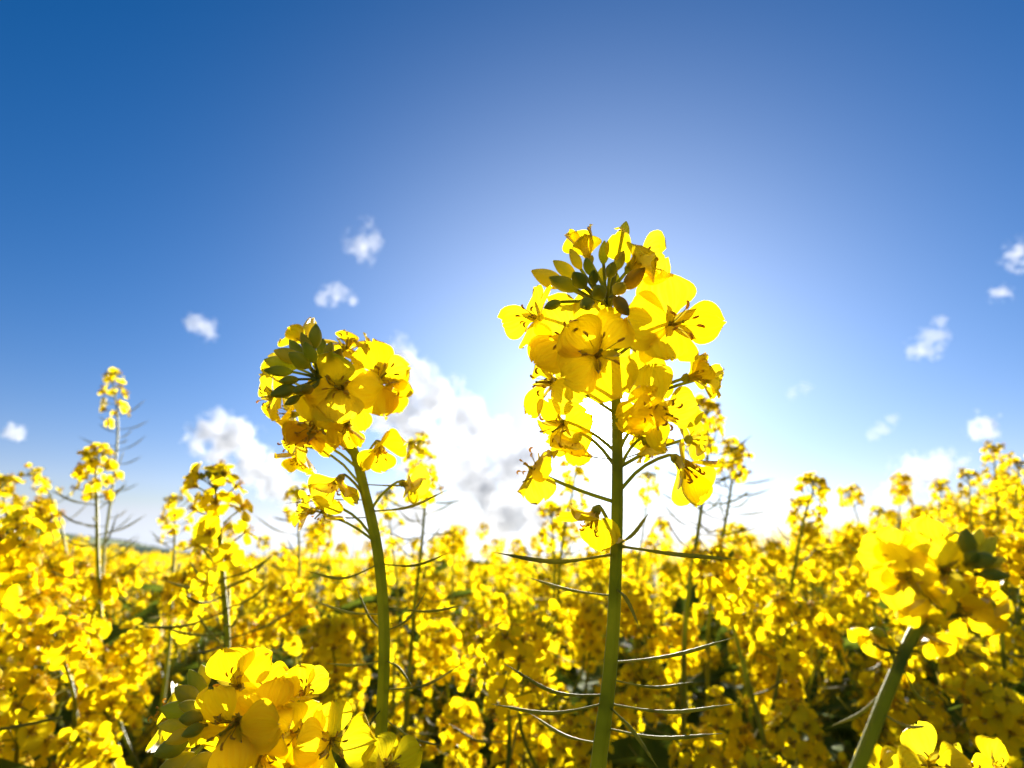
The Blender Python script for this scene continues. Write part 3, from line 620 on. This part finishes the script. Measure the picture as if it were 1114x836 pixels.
ZONES = [(40, 'at the left edge'), (150, 'under the tall slender plant at left'), (290, 'left of the bent stem'), (415, 'just left of the bent stem'), (520, 'just right of the bent stem'), (655, 'just left of the tallest stem'),
         (760, 'just right of the tallest stem'), (880, 'under the dark topped leaning plant'), (1000, 'left of the blurred leaning plant'), (9999, 'at the right edge')]
def zone(px): return next(z for lim, z in ZONES if px < lim)
def mid_plant(label, head, stem_px, seed, nfl=20, rlen=0.05, npods=10, group=None, pl=0.0082, bud=0.010, rad=0.0014, pod_span=0.6, pod_len=0.042, nleaf=0, low=0):
    """a plant the photograph shows singly: stem, flowers, pods and buds each a part. stem_px from the head down, all at depth d"""
    r = random.Random(seed)
    P = [at(*head)] + [at(*p) for p in stem_px]
    lowp = P[-1]; dn = (P[-1]-P[-2]).normalized(); gx_, gy_ = lowp.x + dn.x*0.4, lowp.y + dn.y*0.4
    base = Vector((gx_, gy_, ground_z(gx_, gy_)))
    vis = spline(P, 30)[::-1]
    path = [base, base.lerp(lowp, 0.5), base.lerp(lowp, 0.8)] + [lowp] + P[-2::-1]
    root = thing('rapeseed_plant', label, 'plant', base, group)
    stem_part(root, base, path, [0.005, 0.004, 0.003, rad*1.4, rad*1.1, rad*0.9, rad*0.5], 6, 40)
    for a, d, l, ped in raceme_spots(vis, rlen, nfl, r, pl):
        c = a + d*l*ped
        mkobj('flower', r.choice(MIDF_ME), root, axis_mx(c - base, d, r.uniform(0, 6), l) @ Matrix.Diagonal((1, 1, 1, 1)))
    tot = sum((vis[i+1]-vis[i]).length for i in range(len(vis)-1))
    t1 = 1 - rlen*0.8/tot; t0 = max(0.0, t1 - pod_span)
    for a, tip, sag in pods_spots(vis, t0, t1, npods, r, pod_len):
        mkobj('seed_pod', pod_geo(a - base, tip - base, sag, 0.00085, n=5).mesh('seed_pod'), root)
    top = vis[-1]; ax = (vis[-1]-vis[-3]).normalized()
    mkobj('bud_cluster', r.choice(BUD_ME), root, axis_mx(top - base, ax, 0, bud))
    for k in range(nleaf):
        t = r.uniform(0.0, 0.25); a = vis[int(t*15)]; th = r.uniform(0, 6.3)
        mkobj('leaf', r.choice(LEAF_ME), root, Matrix.Translation(a - base) @ Matrix.Rotation(th, 4, 'Z') @ Matrix.Rotation(0.5, 4, 'X') @ Matrix.Scale(r.uniform(0.05, 0.1), 4))
    return root
def S(d, *pts): return [(x, y, d) for x, y in pts]
SING = [
 ('tall slender rapeseed plant rising highest at left, bare pods below its flowers', (122, 412), 0.75, [(128, 455), (125, 510), (113, 600), (108, 680)], dict(nfl=22, rlen=0.075, npods=16, pod_span=0.55)),
 ('rapeseed plant with a leafy topped flower head just left of the tallest slender one', (104, 500), 0.50, [(105, 535), (106, 600), (108, 700)], dict(nfl=22, rlen=0.055, npods=8)),
 ('thin rapeseed plant with nodding small head near the left edge', (38, 517), 0.85, [(52, 535), (66, 570), (78, 640), (96, 700)], dict(nfl=16, rlen=0.07, npods=6)),
 ('rapeseed plant with dark budded top and spread flowers left of the bent stem', (234, 526), 0.33, [(238, 570), (243, 640), (247, 710)], dict(nfl=24, rlen=0.055, npods=8, pl=0.009)),
 ('small rapeseed plant standing just left of the dark budded one', (190, 548), 0.62, [(190, 585), (187, 640), (184, 700)], dict(nfl=18, rlen=0.05, npods=6)),
 ('rapeseed plant with a round flower head just right of the bent stem', (455, 488), 0.52, [(462, 530), (459, 590), (450, 670)], dict(nfl=24, rlen=0.055, npods=9)),
 ('thin rapeseed stem standing behind the bent plant, its head among the lowest blossoms', (323, 540), 0.6, [(325, 580), (325, 640), (322, 700)], dict(nfl=10, rlen=0.03, npods=8)),
 ('rapeseed plant with pale head right of the bent stem, leaning', (420, 540), 0.75, [(425, 580), (432, 640), (430, 700)], dict(nfl=18, rlen=0.07, npods=6)),
 ('rapeseed plant with head just behind the right side of the sunlit flowers', (768, 448), 0.48, [(770, 490), (762, 560), (745, 690)], dict(nfl=24, rlen=0.055, npods=12, pod_span=0.5)),
 ('rapeseed plant with a compact round head and comb of bare pods right of the sun', (799, 494), 0.58, [(796, 525), (788, 575), (772, 660)], dict(nfl=22, rlen=0.04, npods=14, pod_span=0.7)),
 ('pale rapeseed plant glowing just under the sun, left of the tallest stem', (628, 500), 0.62, [(622, 540), (612, 590), (606, 680)], dict(nfl=22, rlen=0.075, npods=6)),
 ('rapeseed plant with dark buds low between the two tall stems, beside the tallest', (600, 560), 0.62, [(602, 590), (603, 640), (600, 700)], dict(nfl=20, rlen=0.05, npods=6)),
 ('rapeseed plant with a dark topped narrow head leaning right of the sun', (886, 530), 0.55, [(876, 560), (866, 610), (857, 680)], dict(nfl=24, rlen=0.05, npods=5)),
 ('tall rapeseed plant at the right edge, highest of the crop there', (1081, 490), 0.8, [(1083, 520), (1086, 570), (1090, 640)], dict(nfl=22, rlen=0.07, npods=6)),
 ('thin rapeseed plant with leaning stem behind the right of the tallest one', (706, 520), 0.8, [(702, 560), (694, 620), (690, 690)], dict(nfl=14, rlen=0.04, npods=8)),
 ('rapeseed plant at the left edge with a cut-off flower head', (2, 528), 0.6, [(8, 570), (14, 630), (6, 710)], dict(nfl=22, rlen=0.06, npods=6)),
 ('rapeseed plant with a small head low over the crop beside the low cloud at right', (956, 560), 0.9, [(953, 590), (950, 640)], dict(nfl=20, rlen=0.06, npods=5)),
 ('rapeseed plant with paired small heads left of the highest one at the right edge', (1024, 530), 0.95, [(1022, 560), (1020, 640)], dict(nfl=22, rlen=0.07, npods=5)),
 ('rapeseed plant with its narrow head above the crop left of the right edge tall one', (1054, 520), 0.9, [(1056, 550), (1060, 640)], dict(nfl=20, rlen=0.07, npods=5)),
 ('rapeseed plant filling the upper right corner of the crop', (1108, 508), 0.7, [(1106, 540), (1102, 640)], dict(nfl=26, rlen=0.08, npods=5)),
]
for i, (lab, head, d, st, kw) in enumerate(SING):
    kw = dict(kw, nfl=round(kw['nfl']*0.8), rlen=kw['rlen']*1.25, npods=round(kw['npods']*1.5) + 2)
    mid_plant(lab, (head[0], head[1], d), S(d, *st), 700+i, **kw)
# nearer plants of the crop whose single blossoms can be told apart
NEAR = [(60, 690, 0.42), (20, 760, 0.38), (110, 760, 0.46), (150, 700, 0.55), (480, 700, 0.52), (545, 705, 0.36), (590, 690, 0.40), (560, 770, 0.44), (500, 790, 0.46), (700, 740, 0.46), (740, 690, 0.55), (790, 780, 0.45),
        (850, 720, 0.50), (900, 690, 0.55), (870, 790, 0.42), (930, 640, 0.60), (1000, 760, 0.42), (1080, 760, 0.40), (1050, 720, 0.5), (360, 690, 0.5), (320, 660, 0.55), (460, 650, 0.6), (60, 620, 0.6), (620, 660, 0.62), (690, 650, 0.6), (820, 640, 0.62), (30, 660, 0.52), (10, 600, 0.55), (1100, 600, 0.45), (640, 800, 0.4), (760, 830, 0.4), (90, 820, 0.38)]
for i, (px, py, d) in enumerate(NEAR):
    r = random.Random(900+i)
    side = zone(px)
    mid_plant('blossoming rapeseed plant in the front rows, ' + side, (px, py, d), S(d, (px + r.uniform(-25, 25), py + 0.06*FPX/d), (px + r.uniform(-40, 40), py + 0.16*FPX/d), (px + r.uniform(-40, 40), py + 0.3*FPX/d)), 900+i,
              nfl=r.randint(20, 28), rlen=r.uniform(0.055, 0.08), npods=8, group='front rows of the crop ' + side, pod_span=0.5, nleaf=3, pl=0.0108, rad=0.0016)

# ------------------------------------------------------------------ the crop: whole plants of six forms, copied one by one
def head_geo(P, rlen, nfl, r, flowers, buds=BUD_G, pl=0.0085, bud=0.011):
    g = Geo()
    for a, d, l, ped in raceme_spots(P, rlen, nfl, r, pl):
        c = a + d*l*ped
        g.add(r.choice(flowers), axis_mx(c, d, r.uniform(0, 6), l))
    if buds: g.add(r.choice(buds), axis_mx(P[-1], (P[-1]-P[-2]).normalized(), 0, bud))
    return g
def crop_form(seed, nbr, lod=0):
    """stem, flower heads, leaves of one plant of height 1 m"""
    r = random.Random(seed); parts = []
    main = spline([(0, 0, 0), (r.uniform(-.02, .02), r.uniform(-.02, .02), 0.45), (r.uniform(-.04, .04), r.uniform(-.04, .04), 0.8), (r.uniform(-.05, .05), r.uniform(-.05, .05), 1.0)], 14)
    axes = [main]; st = Geo(); st.tube(main, np.interp(np.linspace(0, 1, 14), [0, 0.6, 1], [0.006, 0.003, 0.0009]), 'stem', 5 if lod == 0 else 3)
    for k in range(nbr):
        t = r.uniform(0.35, 0.78); a = main[int(t*13)]; th = k*2.4 + r.uniform(-0.5, 0.5); ht = r.uniform(0.78, 0.98) ; rr = r.uniform(0.05, 0.15)
        o = Vector((math.cos(th), math.sin(th), 0))
        ax = spline([a, a + o*rr*0.6 + Vector((0, 0, (ht-a.z)*0.3)), Vector((a.x, a.y, a.z + (ht-a.z)*0.7)) + o*rr*0.95, Vector((a.x, a.y, ht)) + o*rr*1.1], 9)
        axes.append(ax); st.tube(ax, np.linspace(0.0026, 0.0008, 9), 'stem', 5 if lod == 0 else 3)
    for ax in axes:
        for a, tip, sag in pods_spots(ax, 0.45, 0.9, 8 if lod == 0 else 3, r, 0.034):
            st.tube(spline([a, a.lerp(tip, 0.5)+sag, tip], 5 if lod == 0 else 3), 0.0006 if lod == 0 else 0.0009, 'pod', 4 if lod == 0 else 3)
    heads = [head_geo(ax, r.uniform(0.035, 0.07), r.randint(14, 22) if lod == 0 else r.randint(12, 16), r, (MIDF, LOWF, VLOWF)[lod], BUD_G if lod == 0 else (BUD_LOW if r.random() < 0.5 else None), 0.0094 if lod == 0 else 0.0104) for ax in axes]
    leaves = []
    for k in range(12 if lod == 0 else 4):
        ax = r.choice(axes); a = ax[int(r.uniform(0.15, 0.75)*(len(ax)-1))]
        leaves.append((r.randrange(4), Matrix.Translation(a) @ Matrix.Rotation(r.uniform(0, 6.3), 4, 'Z') @ Matrix.Rotation(r.uniform(0.1, 0.9), 4, 'X') @ Matrix.Scale(r.uniform(0.07, 0.15), 4)))
    return st, heads, leaves
FORMS = []
for s in range(7):
    st, heads, leaves = crop_form(40+s, 3 + s % 3)
    FORMS.append((st.mesh('stem'), [h.mesh('flower_head') for h in heads], leaves))
SKY_X = [-400, -100, 0, 60, 130, 200, 330, 420, 540, 600, 820, 880, 950, 1050, 1114, 1250, 1500]
SKY_Y = [500, 520, 552, 568, 588, 592, 592, 594, 594, 592, 594, 578, 560, 530, 502, 470, 430]
def crop_height(x, y, r, soft=26, off=-4, tall=0.0):
    """height of a plant standing at x, y so that the crop keeps its level top"""
    gz = ground_z(x, y); h = r.gauss(1.16, 0.07)
    px, py, d = to_px((x, y, gz + h))
    if d <= 0.05 or px < -700 or px > 1900: return h
    lim = np.interp(px, SKY_X, SKY_Y) + off + r.gauss(6, soft)*min(1.0, 0.8/d)
    if r.random() < tall*np.interp(px, [0, 300, 340, 760, 800, 950, 1010], [0.35, 0.35, 1, 1, 0.25, 0.3, 1]) and d > 0.7:
        lim -= r.uniform(8, 50)*min(1.0, 1.3/d); py = lim - 1
    if py < lim:
        t = at(px, lim, d); h = t.z - gz
    return max(0.7, min(h, 1.45))
rc = random.Random(77); cnt = 0
cells = []
r0, r1 = 0.42, 2.7
while cnt < 240:
    rad = math.sqrt(rc.uniform(r0**2, r1**2)); az = rc.uniform(-R_(50), R_(50))
    if rc.random() > 1.15 - rad*0.10: continue
    x, y = rad*math.sin(az), rad*math.cos(az)
    if y < 0.36: continue
    if any((x-a)**2 + (y-b)**2 < (0.07 + 0.02*rad)**2 for a, b in cells): continue
    cells.append((x, y)); cnt += 1
for i, (x, y) in enumerate(cells):
    h = crop_height(x, y, rc, 24, 2, 0.30); px, py, d = to_px((x, y, 1.1))
    side = zone(px)
    where = 'nearer' if d < 1.1 else ('middle' if d < 1.9 else 'further')
    root = thing('rapeseed_plant', f'branching yellow rapeseed plant of the crop, {where} rows, {side}', 'plant', (x, y, ground_z(x, y)), f'crop plants {where} rows {side}')
    root.rotation_euler = (rc.gauss(0, 0.04), rc.gauss(0, 0.04), rc.uniform(0, 6.3)); s = h/1.03; root.scale = (0.5+0.5*s, 0.5+0.5*s, s)
    sm, hm, lv = rc.choice(FORMS)
    mkobj('stem', sm, root)
    for m_ in hm: mkobj('flower_head', m_, root)
    for k, mx in lv: mkobj('leaf', LEAF_ME[k], root, mx)

ug = Geo()
for k in range(2600):
    rad = math.sqrt(rc.uniform(0.4**2, 3.2**2)); az = rc.uniform(-R_(52), R_(52)); x, y = rad*math.sin(az), rad*math.cos(az)
    z = ground_z(x, y) + rc.uniform(0.30, 0.92)
    ug.add(LEAF_G[k % 4], Matrix.Translation((x, y, z)) @ Matrix.Rotation(rc.uniform(0, 6.3), 4, 'Z') @ Matrix.Rotation(rc.uniform(-0.2, 1.1), 4, 'X') @ Matrix.Scale(rc.uniform(0.05, 0.13), 4))
    if k % 3 == 0:
        b0 = Vector((x, y, ground_z(x, y))); tp = Vector((x + rc.gauss(0, 0.05), y + rc.gauss(0, 0.05), z))
        ug.tube([b0, b0.lerp(tp, 0.5) + Vector((rc.gauss(0, 0.02), 0, 0)), tp], [0.004, 0.0026, 0.0015], 'stem', 4)
mkobj('undergrowth', ug.mesh('undergrowth'), None, None, label='green leaves and stalks filling the crop under the flowers', category='undergrowth', kind='stuff')
# the rest of the crop, out to where it reads as one yellow sheet
LOWFORMS = []
for s in range(12):
    st, heads, leaves = crop_form(140+s, 3, lod=1 if s < 6 else 2)
    for h in heads: st.add(h)
    for k, mx in leaves[:3]: st.add(LEAF_G[k], mx)
    LOWFORMS.append(st)
fieldg = Geo(); n = 0
def compact(g):
    c = Geo(); c.V = [np.concatenate(g.V)]; c.F = [np.concatenate(g.F)]; c.M = g.M; c.U = [np.zeros((g.n, 2))]; c.n = g.n; return c
LOWFORMS = [compact(g) for g in LOWFORMS]
for k in range(950):
    rad = 2.5 + 7.5*rc.random()**1.5; az = rc.uniform(-R_(52), R_(52)) if k < 650 else rc.choice((-1, 1))*rc.uniform(R_(50), R_(115))
    if k >= 650: rad = 1.0 + 7*rc.random()**1.3
    x, y = rad*math.sin(az), rad*math.cos(az)
    h = crop_height(x, y, rc, 14, 6, 0.12); s = h/1.03
    fieldg.add(LOWFORMS[rc.randrange(6) + (0 if rad < 4.5 and k < 650 else 6)], Matrix.Translation((x, y, ground_z(x, y))) @ Matrix.Rotation(rc.uniform(0, 6.3), 4, 'Z') @ Matrix.Diagonal((s, s, s, 1)))
# far tops: bunches of blossom
def far_head(seed):
    r = random.Random(seed); g = Geo()
    P = [Vector((0, 0, z)) for z in (0, 0.1, 0.2, 0.3)]
    for a, d, l, ped in raceme_spots(P, 0.12, 7, r, 0.018):
        g.add(r.choice(VLOWF), axis_mx(a + d*l*1.4, d, r.uniform(0, 6), l))
    return compact(g)
FH = [far_head(s) for s in range(6)]
for k in range(4000):
    rad = 8.5*(9.5**rc.random()); az = rc.uniform(-R_(50), R_(50)) if k < 3100 else rc.choice((-1, 1))*rc.uniform(R_(50), R_(115)); x, y = rad*math.sin(az), rad*math.cos(az)
    h = crop_height(x, y, rc, 6, 14) - abs(rc.gauss(0, 0.07)); sc = 0.8 + rad*0.035
    fieldg.add(rc.choice(FH), Matrix.Translation((x, y, ground_z(x, y) + h - 0.3*sc)) @ Matrix.Rotation(rc.uniform(0, 6.3), 4, 'Z') @ Matrix.Scale(sc, 4))
mkobj('rapeseed_field', fieldg.mesh('rapeseed_field'), None, None, label='far rapeseed crop blending into one yellow sheet up to the horizon', category='crop field', kind='stuff')
print('objects', len(bpy.data.objects), 'field quads', sum(k for _, k in fieldg.M))
